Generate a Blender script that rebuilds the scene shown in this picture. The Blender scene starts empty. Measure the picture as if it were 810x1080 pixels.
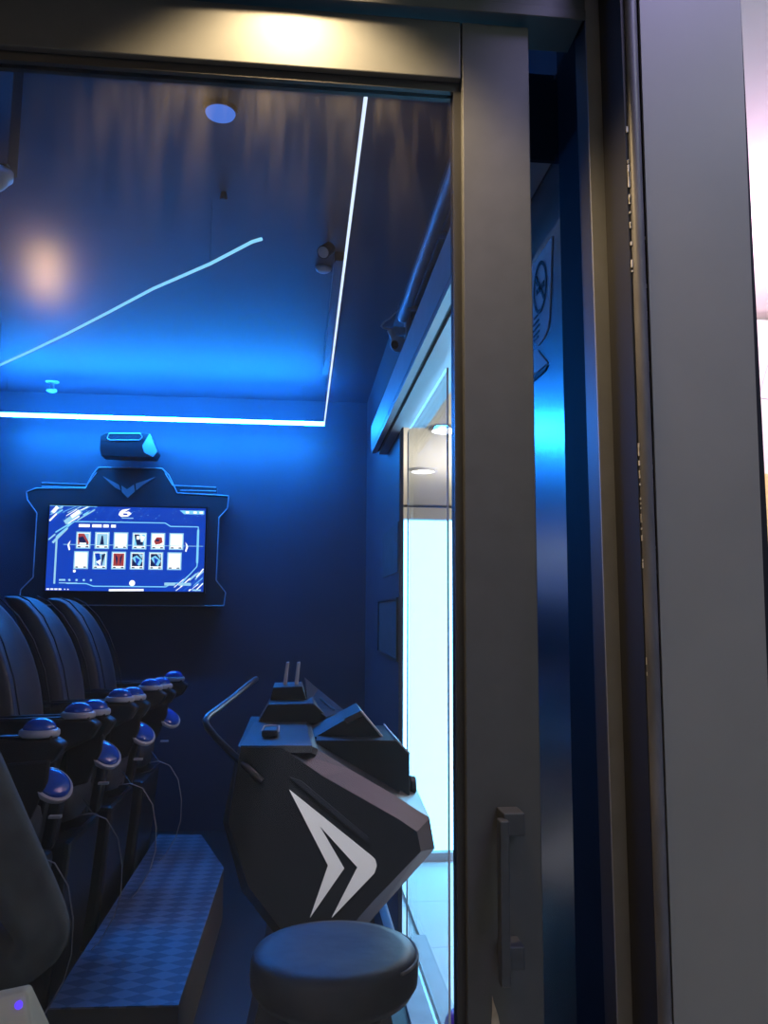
import bpy, bmesh, math, random
from mathutils import Vector, Matrix
random.seed(4)
S = bpy.context.scene
COL = S.collection
PI = math.pi

# ------------------------------------------------------------------ camera
F, CX, CY = 870.0, 405.0, 540.0
YAW, PITCH, ROLL = math.atan(90 / F), math.radians(7.0), 0.006
EYE = Vector((0, 0, 1.5))
_fw = Vector((math.sin(YAW) * math.cos(PITCH), math.cos(YAW) * math.cos(PITCH), math.sin(PITCH)))
_r0 = Vector((math.cos(YAW), -math.sin(YAW), 0))
_u0 = _r0.cross(_fw)
_rt = _r0 * math.cos(ROLL) + _u0 * math.sin(ROLL)
_up = _u0 * math.cos(ROLL) - _r0 * math.sin(ROLL)
cam = bpy.data.cameras.new('camera')
cam.sensor_fit = 'VERTICAL'
cam.sensor_height = 24.0
cam.lens = F / 1080 * 24.0
cam.clip_start = 0.02
co = bpy.data.objects.new('camera', cam)
COL.objects.link(co)
m = Matrix((( _rt.x, _up.x, -_fw.x, EYE.x), (_rt.y, _up.y, -_fw.y, EYE.y), (_rt.z, _up.z, -_fw.z, EYE.z), (0, 0, 0, 1)))
co.matrix_world = m
S.camera = co

def at(px, py, X=None, Y=None, Z=None):
    """where the sight line of a photo pixel meets a plane of the place"""
    d = _fw * F + _rt * (px - CX) - _up * (py - CY)
    if Y is not None: t = (Y - EYE.y) / d.y
    elif X is not None: t = (X - EYE.x) / d.x
    else: t = (Z - EYE.z) / d.z
    return EYE + d * t

# ------------------------------------------------------------------ materials
def srgb(r, g, b):
    def f(c):
        c /= 255.0
        return c / 12.92 if c <= .04045 else ((c + .055) / 1.055) ** 2.4
    return (f(r), f(g), f(b), 1)

def mat(name, col, rough=.5, metal=0.0, var=.15, scale=12.0, bump=0.0, spec=.5, coat=0.0, stretch=None):
    m = bpy.data.materials.new(name); m.use_nodes = True
    nt = m.node_tree; b = nt.nodes['Principled BSDF']
    b.inputs['Roughness'].default_value = rough
    b.inputs['Metallic'].default_value = metal
    b.inputs['Specular IOR Level'].default_value = spec
    b.inputs['Coat Weight'].default_value = coat
    tc = nt.nodes.new('ShaderNodeTexCoord')
    n = nt.nodes.new('ShaderNodeTexNoise'); n.inputs['Scale'].default_value = scale; n.inputs['Detail'].default_value = 4
    if stretch:
        mp = nt.nodes.new('ShaderNodeMapping'); mp.inputs['Scale'].default_value = stretch
        nt.links.new(tc.outputs['Object'], mp.inputs['Vector']); nt.links.new(mp.outputs['Vector'], n.inputs['Vector'])
    else:
        nt.links.new(tc.outputs['Object'], n.inputs['Vector'])
    r = nt.nodes.new('ShaderNodeValToRGB')
    c = col if len(col) == 4 else (*col, 1)
    r.color_ramp.elements[0].position = .3; r.color_ramp.elements[1].position = .7
    r.color_ramp.elements[0].color = (*[v * (1 - var) for v in c[:3]], 1)
    r.color_ramp.elements[1].color = (*[min(1, v * (1 + var)) for v in c[:3]], 1)
    nt.links.new(n.outputs['Fac'], r.inputs['Fac']); nt.links.new(r.outputs['Color'], b.inputs['Base Color'])
    if bump:
        bp = nt.nodes.new('ShaderNodeBump'); bp.inputs['Strength'].default_value = bump; bp.inputs['Distance'].default_value = .01
        nt.links.new(n.outputs['Fac'], bp.inputs['Height']); nt.links.new(bp.outputs['Normal'], b.inputs['Normal'])
    return m

def emis(name, col, s):
    m = bpy.data.materials.new(name); m.use_nodes = True
    nt = m.node_tree; nt.nodes.clear()
    o = nt.nodes.new('ShaderNodeOutputMaterial'); e = nt.nodes.new('ShaderNodeEmission')
    e.inputs['Color'].default_value = (*col[:3], 1); e.inputs['Strength'].default_value = s
    nt.links.new(e.outputs[0], o.inputs['Surface'])
    return m

def glass_mat(name, rough=.0, refl=1.0, tint=(1, 1, 1), dust=None):
    m = bpy.data.materials.new(name); m.use_nodes = True
    nt = m.node_tree; nt.nodes.clear(); N = nt.nodes.new; L = nt.links.new
    o = N('ShaderNodeOutputMaterial'); t = N('ShaderNodeBsdfTransparent'); t.inputs['Color'].default_value = (*tint, 1)
    g = N('ShaderNodeBsdfGlossy'); g.inputs['Roughness'].default_value = rough
    fr = N('ShaderNodeFresnel'); fr.inputs['IOR'].default_value = 1.45
    mu = N('ShaderNodeMath'); mu.operation = 'MULTIPLY'; mu.inputs[1].default_value = refl
    mx = N('ShaderNodeMixShader')
    L(fr.outputs[0], mu.inputs[0]); L(mu.outputs[0], mx.inputs[0]); L(t.outputs[0], mx.inputs[1]); L(g.outputs[0], mx.inputs[2])
    out = mx.outputs[0]
    if dust:
        # a film of dust and drip marks that is thickest along the top of the pane
        tc = N('ShaderNodeTexCoord'); sp = N('ShaderNodeSeparateXYZ'); L(tc.outputs['Object'], sp.inputs[0])
        mr = N('ShaderNodeMapRange'); mr.inputs['From Min'].default_value = dust[0]; mr.inputs['From Max'].default_value = dust[1]
        mr.inputs['To Min'].default_value = 0; mr.inputs['To Max'].default_value = 1
        L(sp.outputs['Z'], mr.inputs['Value'])
        pw = N('ShaderNodeMath'); pw.operation = 'POWER'; pw.inputs[1].default_value = 2.0; L(mr.outputs[0], pw.inputs[0])
        mp = N('ShaderNodeMapping'); mp.inputs['Scale'].default_value = (38, 38, 5); L(tc.outputs['Object'], mp.inputs[0])
        n = N('ShaderNodeTexNoise'); n.inputs['Scale'].default_value = 1; n.inputs['Detail'].default_value = 5; L(mp.outputs[0], n.inputs['Vector'])
        nr = N('ShaderNodeMapRange'); nr.inputs['From Min'].default_value = .42; nr.inputs['From Max'].default_value = .75; L(n.outputs['Fac'], nr.inputs['Value'])
        a = N('ShaderNodeMath'); a.operation = 'MULTIPLY_ADD'; a.inputs[1].default_value = dust[3]; a.inputs[2].default_value = dust[2]; L(nr.outputs[0], a.inputs[0])
        f = N('ShaderNodeMath'); f.operation = 'MULTIPLY'; L(a.outputs[0], f.inputs[0]); L(pw.outputs[0], f.inputs[1])
        d = N('ShaderNodeBsdfDiffuse'); d.inputs['Color'].default_value = (.6, .55, .48, 1)
        m2 = N('ShaderNodeMixShader'); L(f.outputs[0], m2.inputs[0]); L(out, m2.inputs[1]); L(d.outputs[0], m2.inputs[2]); out = m2.outputs[0]
    L(out, o.inputs['Surface'])
    return m

M = {}
M['black_wall'] = mat('black_wall', (.055, .066, .10), .5, var=.12, scale=3)  # black paint tinted navy to deepen the blue of the LED light
M['black_ceiling'] = mat('black_ceiling', (.055, .066, .10), .55, var=.12, scale=3)  # navy tint as on the walls, LED blue put into the colour
M['black_floor'] = mat('black_floor', (.012, .012, .014), .5, var=.3, scale=20)
M['door_metal'] = mat('door_metal', (.072, .077, .081), .5, var=.06, scale=30, spec=.4)
M['door_black'] = mat('door_black', (.03, .03, .032), .45, var=.1)
M['jamb_metal'] = mat('jamb_metal', (.2, .208, .214), .5, var=.06, scale=30)
M['pocket'] = mat('pocket', (.02, .021, .025), .7, var=.1, spec=.15)
M['rubber'] = mat('rubber', (.008, .008, .0095), .7, var=.2)
M['seal'] = mat('seal', (.10, .10, .112), .42, var=.3, scale=60, stretch=(1, 1, .2))
M['chip'] = mat('chip', (.62, .6, .56), .6, var=.3, scale=60)
M['panel'] = mat('panel', (.225, .225, .21), .5, var=.08, scale=4)
M['brushed'] = mat('brushed', (.34, .35, .37), .25, metal=.9, var=.06, scale=20, stretch=(30, 30, .6))
M['handle'] = mat('handle', (.055, .06, .066), .42, metal=.3, var=.12, scale=60)
M['beam'] = mat('beam', (.56, .57, .6), .45, var=.06, scale=9)
M['sill'] = mat('sill', (.30, .33, .38), .4, var=.15, scale=9)
M['dark_groove'] = mat('dark_groove', (.05, .05, .06), .6)
M['conduit'] = mat('conduit', (.55, .56, .58), .45, var=.06)
M['white_plastic'] = mat('white_plastic', (.62, .62, .64), .4, var=.05)
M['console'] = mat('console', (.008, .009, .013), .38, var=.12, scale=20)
M['console_grey'] = mat('console_grey', (.035, .037, .045), .34, var=.08, scale=20)  # lighter copy of the console black, puts light into its top faces
M['console_edge'] = mat('console_edge', (.018, .020, .030), .4, var=.08, scale=20)  # lighter than the console, so the bevel seems to catch light
M['mark_white'] = mat('mark_white', (.88, .86, .85), .5, var=.03)
M['chrome'] = mat('chrome', (.7, .7, .72), .18, metal=1, var=.03)
M['dark_metal'] = mat('dark_metal', (.10, .10, .11), .3, metal=.8, var=.1)
M['vinyl'] = mat('vinyl', (.045, .045, .047), .5, var=.25, scale=16, bump=.25)
M['piping'] = mat('piping', (.36, .31, .25), .6, var=.35, scale=40)
M['seat_leather'] = mat('seat_leather', (.055, .056, .062), .5, var=.12, scale=60, bump=.1)
M['seat_shell'] = mat('seat_shell', (.02, .02, .023), .4, var=.2)
M['bezel'] = mat('bezel', (.5, .51, .55), .35, var=.04)
M['blue_dome'] = mat('blue_dome', (.02, .09, .5), .14, var=.08, coat=.6)
M['wire'] = mat('wire', (.42, .38, .34), .5)
M['plate_side'] = mat('plate_side', (.10, .085, .07), .6, var=.1)
M['mall_floor'] = mat('mall_floor', (.62, .63, .62), .3, var=.05, scale=2)
M['mall_wall'] = mat('mall_wall', (.78, .75, .70), .7, var=.03, scale=1)
M['mall_ceiling'] = mat('mall_ceiling', (.82, .78, .70), .8, var=.02, scale=1)
M['white_paint'] = mat('white_paint', (.82, .8, .8), .6, var=.02)
M['yellow_board'] = mat('yellow_board', (.75, .62, .25), .6, var=.05)
M['paper'] = mat('paper', (.8, .8, .82), .6, var=.03)
M['laminated'] = mat('laminated', (.85, .85, .86), .3, var=.02, spec=.8)
M['dim_paper'] = mat('dim_paper', (.10, .10, .11), .6, var=.2)
M['ink'] = mat('ink', (.02, .02, .03), .6)
M['fabric'] = mat('fabric', (.075, .075, .072), .85, var=.25, scale=25, bump=.15)
M['cream'] = mat('cream', (.82, .72, .50), .8, var=.1, scale=20)
M['skin'] = mat('skin', (.45, .28, .2), .5, var=.06)
M['hair'] = mat('hair', (.02, .016, .014), .5, var=.2, scale=60, stretch=(1, 1, .2))
M['shoe'] = mat('shoe', (.05, .05, .05), .5)
M['lip'] = mat('lip', (.35, .14, .12), .5)
M['eye_white'] = mat('eye_white', (.75, .75, .74), .3)
M['purple'] = mat('purple', (.10, .03, .55), .25, var=.1, coat=.5)
M['tv_black'] = mat('tv_black', (.012, .012, .014), .3)
M['frame_black'] = mat('frame_black', (.04, .042, .05), .4)
M['trim_line'] = mat('trim_line', (.55, .58, .66), .35, var=.1)
M['emblem_grey'] = mat('emblem_grey', (.30, .32, .36), .4)
M['lens'] = mat('lens', (.01, .012, .02), .1, coat=1)
M['pane'] = glass_mat('pane', rough=.13, refl=.9, dust=(1.8, 2.2, .012, .07))
M['thin_glass'] = glass_mat('thin_glass', rough=.02, refl=.35, tint=(.97, .985, .98))
M['led_far'] = emis('led_far', (.012, .235, 1.0), 250)
M['led_side'] = emis('led_side', (.62, .76, 1.0), 1.35)
M['led_diag'] = emis('led_diag', (.24, .66, .95), 1.1)
M['led_room_fill'] = emis('led_room_fill', (.02, .23, 1.0), 13)  # glow of the added strip over the door
M['puck'] = emis('puck', (.06, .20, .80), .9)
M['lightbox'] = emis('lightbox', (.15, .56, 1.0), 10)
M['lamp_white'] = emis('lamp_white', (1, .97, .92), 14)
M['lamp_soft'] = emis('lamp_soft', (1, .93, .82), 8)
M['lamp_warm'] = emis('lamp_warm', (1, .62, .28), 36)
M['glint_glow'] = emis('glint_glow', (.12, .06, 1), 1.2)  # glow of the dot that imitates a violet reflection

# diamond tread plate
def tread():
    m = bpy.data.materials.new('tread_plate'); m.use_nodes = True
    nt = m.node_tree; b = nt.nodes['Principled BSDF']; N = nt.nodes.new; L = nt.links.new
    tc = N('ShaderNodeTexCoord'); mp = N('ShaderNodeMapping'); mp.inputs['Rotation'].default_value = (0, 0, PI / 4); mp.inputs['Scale'].default_value = (1, 1, 1)
    sc = N('ShaderNodeMapping'); sc.inputs['Scale'].default_value = (13, 21, 1)
    L(tc.outputs['Object'], sc.inputs[0]); L(sc.outputs[0], mp.inputs[0])
    ck = N('ShaderNodeTexChecker'); ck.inputs['Scale'].default_value = 1; L(mp.outputs[0], ck.inputs['Vector'])
    ck.inputs['Color1'].default_value = (.14, .15, .18, 1); ck.inputs['Color2'].default_value = (.25, .26, .30, 1)
    L(ck.outputs['Color'], b.inputs['Base Color'])
    rr = N('ShaderNodeMapRange'); rr.inputs['To Min'].default_value = .5; rr.inputs['To Max'].default_value = .42; L(ck.outputs['Fac'], rr.inputs['Value']); L(rr.outputs[0], b.inputs['Roughness'])
    b.inputs['Metallic'].default_value = .55
    bp = N('ShaderNodeBump'); bp.inputs['Strength'].default_value = .12; bp.inputs['Distance'].default_value = .004
    L(ck.outputs['Fac'], bp.inputs['Height']); L(bp.outputs[0], b.inputs['Normal'])
    return m
M['tread'] = tread()

# large floor tiles
def tile():
    m = bpy.data.materials.new('floor_tile'); m.use_nodes = True
    nt = m.node_tree; b = nt.nodes['Principled BSDF']; N = nt.nodes.new; L = nt.links.new
    tc = N('ShaderNodeTexCoord'); br = N('ShaderNodeTexBrick'); br.offset = 0; br.inputs['Scale'].default_value = 1
    br.inputs['Brick Width'].default_value = .6; br.inputs['Row Height'].default_value = .6; br.inputs['Mortar Size'].default_value = .004
    br.inputs['Color1'].default_value = (.60, .62, .62, 1); br.inputs['Color2'].default_value = (.56, .58, .58, 1); br.inputs['Mortar'].default_value = (.33, .33, .33, 1)
    L(tc.outputs['Object'], br.inputs['Vector']); L(br.outputs['Color'], b.inputs['Base Color']); b.inputs['Roughness'].default_value = .32
    return m
M['tile'] = tile()

# ------------------------------------------------------------------ mesh helpers
class MB:
    def __init__(s): s.bm = bmesh.new(); s.mi = 0
    def _face(s, vs):
        try:
            f = s.bm.faces.new(vs); f.material_index = s.mi; return f
        except ValueError: return None
    def box(s, x0, x1, y0, y1, z0, z1):
        v = [s.bm.verts.new((x, y, z)) for z in (z0, z1) for (x, y) in ((x0, y0), (x1, y0), (x1, y1), (x0, y1))]
        for f in ((0, 3, 2, 1), (4, 5, 6, 7), (0, 1, 5, 4), (1, 2, 6, 5), (2, 3, 7, 6), (3, 0, 4, 7)): s._face([v[i] for i in f])
        return s
    def prism(s, pts, vec):
        """closed solid: polygon pushed along vec"""
        a = [s.bm.verts.new(p) for p in pts]; b = [s.bm.verts.new(Vector(p) + Vector(vec)) for p in pts]
        s._face(a); s._face(list(reversed(b)))
        n = len(a)
        for i in range(n): s._face([a[i], b[i], b[(i + 1) % n], a[(i + 1) % n]])
        return s
    def loft(s, rings, cap=True, close=True):
        R = [[s.bm.verts.new(p) for p in r] for r in rings]
        n = len(R[0])
        for i in range(len(R) - 1):
            for j in range(n if close else n - 1):
                s._face([R[i][j], R[i][(j + 1) % n], R[i + 1][(j + 1) % n], R[i + 1][j]])
        if cap: s._face(list(reversed(R[0]))); s._face(R[-1])
        return s
    def tube(s, pts, r, n=10):
        pts = [Vector(p) for p in pts]; rings = []
        up = Vector((.13, .21, .97))
        for i, p in enumerate(pts):
            d = (pts[min(i + 1, len(pts) - 1)] - pts[max(i - 1, 0)]).normalized()
            a = d.cross(up)
            if a.length < .05: a = d.cross(Vector((1, 0, 0)))
            a.normalize(); b = a.cross(d).normalized()
            rr = r[i] if isinstance(r, (list, tuple)) else r
            rings.append([p + (a * math.cos(t) + b * math.sin(t)) * rr for t in [2 * PI * k / n for k in range(n)]])
        return s.loft(rings)
    def lathe(s, prof, c=(0, 0, 0), axis=(0, 0, 1), n=40):
        c = Vector(c); ax = Vector(axis).normalized()
        q = Vector((0, 0, 1)).rotation_difference(ax)
        rings = [[c + q @ Vector((max(r, 1e-4) * math.cos(2 * PI * k / n), max(r, 1e-4) * math.sin(2 * PI * k / n), h)) for k in range(n)] for r, h in prof]
        if prof[0][0] > 1e-3 and prof[-1][0] > 1e-3: return s._ringloft(rings)
        return s.loft(rings)
    def _ringloft(s, rings):
        R = [[s.bm.verts.new(p) for p in r] for r in rings]; n = len(R[0]); m_ = len(R)
        for i in range(m_):
            for j in range(n): s._face([R[i][j], R[i][(j + 1) % n], R[(i + 1) % m_][(j + 1) % n], R[(i + 1) % m_][j]])
        return s
    def poly(s, pts):
        s._face([s.bm.verts.new(p) for p in pts]); return s

def tag(o, label=None, cat=None, group=None, kind=None):
    if label: o['label'] = label
    if cat: o['category'] = cat
    if group: o['group'] = group
    if kind: o['kind'] = kind
    return o

def obj(name, mb, mats, parent=None, smooth=False, bevel=0, subsurf=0, seg=2, label=None):
    bm = mb.bm if isinstance(mb, MB) else mb
    bmesh.ops.recalc_face_normals(bm, faces=bm.faces)
    if parent is not None:
        off = world_loc(parent)
    else:
        xs = [v.co for v in bm.verts]
        off = Vector(((min(v.x for v in xs) + max(v.x for v in xs)) / 2, (min(v.y for v in xs) + max(v.y for v in xs)) / 2, min(v.z for v in xs)))
    bmesh.ops.translate(bm, verts=bm.verts, vec=-off)
    me = bpy.data.meshes.new(name); bm.to_mesh(me); bm.free()
    for mm in (mats if isinstance(mats, list) else [mats]): me.materials.append(mm)
    if smooth:
        for p in me.polygons: p.use_smooth = True
    o = bpy.data.objects.new(name, me); COL.objects.link(o)
    if parent is not None: o.parent = parent
    else: o.location = off
    if bevel:
        b = o.modifiers.new('bevel', 'BEVEL'); b.width = bevel; b.segments = seg; b.limit_method = 'ANGLE'; b.angle_limit = math.radians(35)
    if subsurf:
        b = o.modifiers.new('subsurf', 'SUBSURF'); b.levels = subsurf; b.render_levels = subsurf
    if label: o['label'] = label
    return o

def world_loc(o):
    v = Vector(o.location)
    while o.parent is not None:
        o = o.parent; v += Vector(o.location)
    return v

def thing(name, loc, label, cat, group=None, kind=None):
    o = bpy.data.objects.new(name, None); o.empty_display_size = .1; COL.objects.link(o); o.location = loc
    return tag(o, label, cat, group, kind)

def struct(name, mb, mt, **k):
    o = obj(name, mb, mt, **k); o['kind'] = 'structure'; return o

def copy_tree(o, parent=None):
    c = o.copy(); COL.objects.link(c); c.parent = parent
    for ch in list(o.children): copy_tree(ch, c)
    return c

# ------------------------------------------------------------------ dimensions of the place
FAR, RW, LW, CEIL = 6.0, 0.49, -2.35, 3.06
DOOR_Y = 1.0

# ---- room shell
struct('floor', MB().box(LW, .44, 1.0, FAR, -.02, .006), M['black_floor'])
struct('ceiling', MB().box(LW - .1, .62, 1.06, FAR + .1, CEIL, CEIL + .08), M['black_ceiling'])
struct('wall_far', MB().box(LW - .1, .62, FAR, FAR + .1, 0, CEIL), M['black_wall'])
struct('wall_left', MB().box(LW - .1, LW, 1.06, FAR, 0, CEIL), M['black_wall'])
struct('wall_right', MB().box(RW, .51, 4.0, FAR, 0, CEIL), M['black_wall'])
struct('wall_right_near', MB().box(RW, .60, 1.465, 2.2, 0, 2.4), M['brushed'])
struct('wall_front', MB().box(LW - .1, -1.12, .96, 1.06, 0, CEIL), M['door_metal'])
# fascia above the door, inside of it the added LED strip hides
struct('wall_front_upper', MB().box(-1.12, .62, 1.045, 1.10, 2.40, CEIL), M['black_wall'])

# ---- right opening: lintel beam with its groove, sill, pane
struct('wall_right_upper', MB().box(RW, .62, 1.465, 4.0, 2.56, CEIL), M['black_wall'])
bm = MB(); bm.box(.40, .489, 1.5, 4.6, 2.42, 2.56); bm.box(.489, .62, 1.5, 4.0, 2.42, 2.56)
bm.mi = 1; bm.box(.432, .442, 1.52, 4.58, 2.408, 2.42)
bm.mi = 0; bm.box(.402, .430, 1.51, 4.59, 2.40, 2.42); bm.box(.444, .488, 1.51, 4.59, 2.395, 2.42)
struct('trim_1', bm, [M['beam'], M['dark_groove']])
bm = MB(); bm.box(.44, .532, 1.5, 4.0, 0, .02); bm.box(.548, .62, 1.5, 4.0, 0, .02); bm.mi = 1; bm.box(.532, .548, 1.5, 4.0, 0, .008)
struct('trim_2', bm, [M['sill'], M['piping']])
w = thing('window_1', (.53, 3.4, .02), None, None, kind='structure')
obj('glass_pane', MB().box(.525, .535, 2.9, 3.98, .022, 2.394), M['thin_glass'], w)
obj('pane_edge', MB().box(.5265, .5335, 2.894, 2.90, .022, 2.394), M['conduit'], w)
obj('pane_edge', MB().box(.5265, .5335, 3.98, 3.986, .022, 2.394), M['conduit'], w)

# ------------------------------------------------------------------ glass sliding door
d = thing('door_1', (-.4, DOOR_Y, 0), None, None, kind='structure')
sx0, sx1 = at(487, 560, Y=DOOR_Y).x, at(566, 560, Y=DOOR_Y).x
ztop = at(300, 8, Y=DOOR_Y).z
zrail = at(300, 69, Y=DOOR_Y).z
zg = at(300, 85, Y=DOOR_Y + .012).z
obj('door_stile', MB().box(sx0 + .004, sx1, DOOR_Y, DOOR_Y + .042, .02, ztop), M['door_metal'], d, bevel=.0015)
obj('door_stile', MB().box(-1.10, -1.02, DOOR_Y, DOOR_Y + .042, .02, ztop), M['door_metal'], d, bevel=.0015)
obj('top_rail', MB().box(-1.02, sx0 + .002, DOOR_Y, DOOR_Y + .042, zrail, ztop), M['door_metal'], d, bevel=.0015)
obj('bottom_rail', MB().box(-1.02, sx0 + .002, DOOR_Y, DOOR_Y + .042, .02, .12), M['door_metal'], d, bevel=.0015)
bm = MB()
bm.box(-1.02, sx0 + .002, DOOR_Y + .010, DOOR_Y + .034, zg, zrail)
bm.box(sx0 - .006, sx0 + .004, DOOR_Y + .010, DOOR_Y + .034, .12, zg); bm.box(-1.02, -1.01, DOOR_Y + .010, DOOR_Y + .034, .12, zg)
bm.box(-1.02, sx0, DOOR_Y + .010, DOOR_Y + .034, .12, .135)
obj('glazing_bead', bm, M['door_black'], d)
obj('glass_pane', MB().box(-1.01, sx0 - .006, DOOR_Y + .018, DOOR_Y + .026, .135, zg), M['pane'], d)
h0, h1 = at(525, 864, Y=DOOR_Y - .035), at(537, 1038, Y=DOOR_Y - .035)
b = obj('pull_bar', MB().box(h0.x, h1.x, DOOR_Y - .045, DOOR_Y - .028, h1.z, h0.z), M['handle'], d, bevel=.0015, label='dark square pull handle bar')
for (ya, yb) in ((857, 881), (998, 1022)):
    a0, a1 = at(534, ya, Y=DOOR_Y - .03), at(553, yb, Y=DOOR_Y - .03)
    obj('handle_bracket', MB().box(h1.x - .004, a1.x, DOOR_Y - .034, DOOR_Y, a1.z, a0.z), M['handle'], d, bevel=.0015)
pp = [at(*q, Y=DOOR_Y) for q in ((519, 1050), (521, 1058), (525, 1070), (528, 1085), (518, 1085), (519, 1066))]
obj('paint_chip', MB().prism([p + Vector((0, -.0006, 0)) for p in pp], (0, .0007, 0)), M['piping'], d, label='bare scratch in the door paint')

# ---- frame pieces right of the door (slightly out of plumb, as the photo shows)
def upright(name, l0, l1, r0, r1, y, depth, mt, z0=0.0, z1=2.62, bevel=0):
    def col(xa, xb):
        A, B = at(xa, 0, Y=y), at(xb, 1080, Y=y)
        f = lambda z: A.x + (B.x - A.x) * (z - A.z) / (B.z - A.z)
        return f(z0), f(z1)
    a0, a1 = col(l0, l1); b0, b1 = col(r0, r1)
    return struct(name, MB().prism([(a0, y, z0), (b0, y, z0), (b1, y, z1), (a1, y, z1)], (0, depth, 0)), mt, bevel=bevel)
upright('trim_3', 617, 652, 657, 697, .985, .004, M['jamb_metal'])
upright('trim_13', 617.5, 652.5, 656, 696, .9895, .045, M['door_black'])  # side of the jamb in black, its shade put into the colour
upright('trim_4', 654, 694, 674, 711, .906, .07, M['rubber'])
sg = MB()
A, B = at(665.5, 0, Y=.902), at(703, 1080, Y=.902)
k = (B.x - A.x) / (B.z - A.z)
sg.tube([(A.x + k * (z - A.z), .906, z) for z in (0, .6, 1.2, 1.8, 2.4, 2.62)], .0078, 12)
struct('trim_5', sg, M['seal'], smooth=True)
upright('trim_6', 674.5, 711, 781, 824, .90, .004, M['panel'], z1=3.04)
# chips along the edge of the seal
bm = MB()
def chipx(y, off): return 656.5 + (697 - 656.5) * y / 1080 + off
for _ in range(46):
    y = random.choice((random.uniform(120, 330), random.uniform(440, 720), random.uniform(850, 1075)))
    hgt = random.uniform(1.5, 9)
    q0 = at(chipx(y, -.7), y, Y=.9042); q1 = at(chipx(y + hgt, .5 + random.random() * .6), y + hgt, Y=.9042)
    bm.box(q0.x, q1.x, .9042, .906, q1.z, q0.z)
for _ in range(34):
    y = random.uniform(230, 1070); hgt = random.uniform(3, 12)
    xx = 671.5 + (708.5 - 671.5) * y / 1080
    q0 = at(xx - .8, y, Y=.9042); q1 = at(xx + .5, y + hgt, Y=.9042)
    bm.box(q0.x, q1.x, .9042, .906, q1.z, q0.z)
struct('trim_7', bm, M['chip'])
# dark post in the pocket behind the frame
struct('trim_8', MB().box(.4885, .60, 1.0, 1.464, 0, CEIL), M['pocket'])
struct('trim_9', MB().box(.398, .60, 1.488, 1.499, 2.388, 2.57), M['door_black'])  # black plate added to keep the beam end dark
struct('trim_10', MB().box(.435, .466, .914, .984, 0, 3.04), M['rubber'])

# track cover above the door with its slots
bm = MB(); bm.box(-1.9, .37, .986, 1.06, ztop + .012, 2.62); bm.box(-1.9, .37, .984, .987, ztop + .005, ztop + .02)
struct('trim_11', bm, M['door_metal'], bevel=.001)
struct('trim_12', MB().box(-1.9, .37, .35, .984, 2.46, 2.50), M['door_metal'])

# warm downlight over the door
lp = at(305, 40, Y=1.0)
t = thing('downlight', (lp.x, .87, 2.41), 'round warm downlight in the soffit above the glass door', 'lamp')
obj('lamp_ring', MB().lathe([(.035, 0), (.05, .0), (.052, .01), (.052, .05), (.035, .05)], (lp.x, .87, 2.41)), M['white_plastic'], t, smooth=True)
obj('bulb', MB().lathe([(.0, .012), (.033, .012), (.033, .03), (0, .03)], (lp.x, .87, 2.41)), M['lamp_soft'], t)

# ------------------------------------------------------------------ the mall outside
bm = MB(); bm.box(-6, .6, -5, .98, -.06, 0); bm.box(.6, 8, -5, 14, -.06, 0); bm.box(-6, LW - .1, .98, 14, -.06, 0); bm.box(LW - .1, .6, FAR + .1, 14, -.06, 0); bm.box(LW - .1, .6, .98, FAR + .1, -.06, -.02)
struct('floor_mall', bm, M['tile'])
bm = MB(); bm.box(-6, 8, -5, .98, 3.10, 3.2); bm.box(.625, 8, .98, 14, 3.10, 3.2); bm.box(-6, LW - .105, .98, 14, 3.10, 3.2); bm.box(LW - .105, .625, FAR + .105, 14, 3.10, 3.2)
struct('ceiling_mall', bm, M['mall_ceiling'])
struct('wall_mall_far', MB().box(-6, 8, 12, 12.1, 0, 3.06), M['mall_wall'])
struct('wall_mall_right', MB().box(8, 8.1, -5, 14, 0, 3.06), M['mall_wall'])
struct('wall_mall_back', MB().box(-6, 8, -5.1, -5, 0, 3.06), M['mall_wall'])
struct('wall_mall_left', MB().box(-6.1, -6, -5, 14, 0, 3.06), M['mall_wall'])
struct('wall_shopfront', MB().box(2.05, 4.2, 4.0, 4.12, 0, 3.06), M['white_paint'])

# lightbox standing outside the opening
t = thing('lightbox', (1.0, 5.25, 0), 'tall glowing white lightbox standing on the tiles outside the side opening', 'lightbox')
lb0, lb1 = .65, 1.6
ztl = at(450, 549, Y=5.2).z
obj('case', MB().box(lb0, lb1, 5.215, 5.36, .012, ztl + .015), M['white_plastic'], t, bevel=.004)
obj('lit_face', MB().box(lb0 + .02, lb1 - .02, 5.205, 5.215, .06, ztl), M['lightbox'], t, label='glowing white front sheet')
obj('kick_plate', MB().box(lb0, lb1, 5.19, 5.215, .0, .05), M['conduit'], t)

for (px, py, mt, lab, r) in ((446, 497, M['lamp_soft'], 'flat pale round ceiling lamp farther off in the mall, above the lightbox', .13), (470, 454, M['lamp_white'], 'dazzling white round ceiling lamp of the mall beside the dark door stile', .12)):
    c = at(px, py, Z=3.08)
    t = thing('ceiling_lamp', (c.x, c.y, 3.07), lab, 'lamp', 'ceiling lamps in the mall')
    obj('lamp_rim', MB().lathe([(r, 0), (r + .03, 0), (r + .03, .03), (r, .03)], (c.x, c.y, 3.07)), M['white_plastic'], t, smooth=False)
    obj('lamp_diffuser', MB().lathe([(0, .006), (r, .006), (r, .025), (0, .025)], (c.x, c.y, 3.07)), mt, t)
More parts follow.
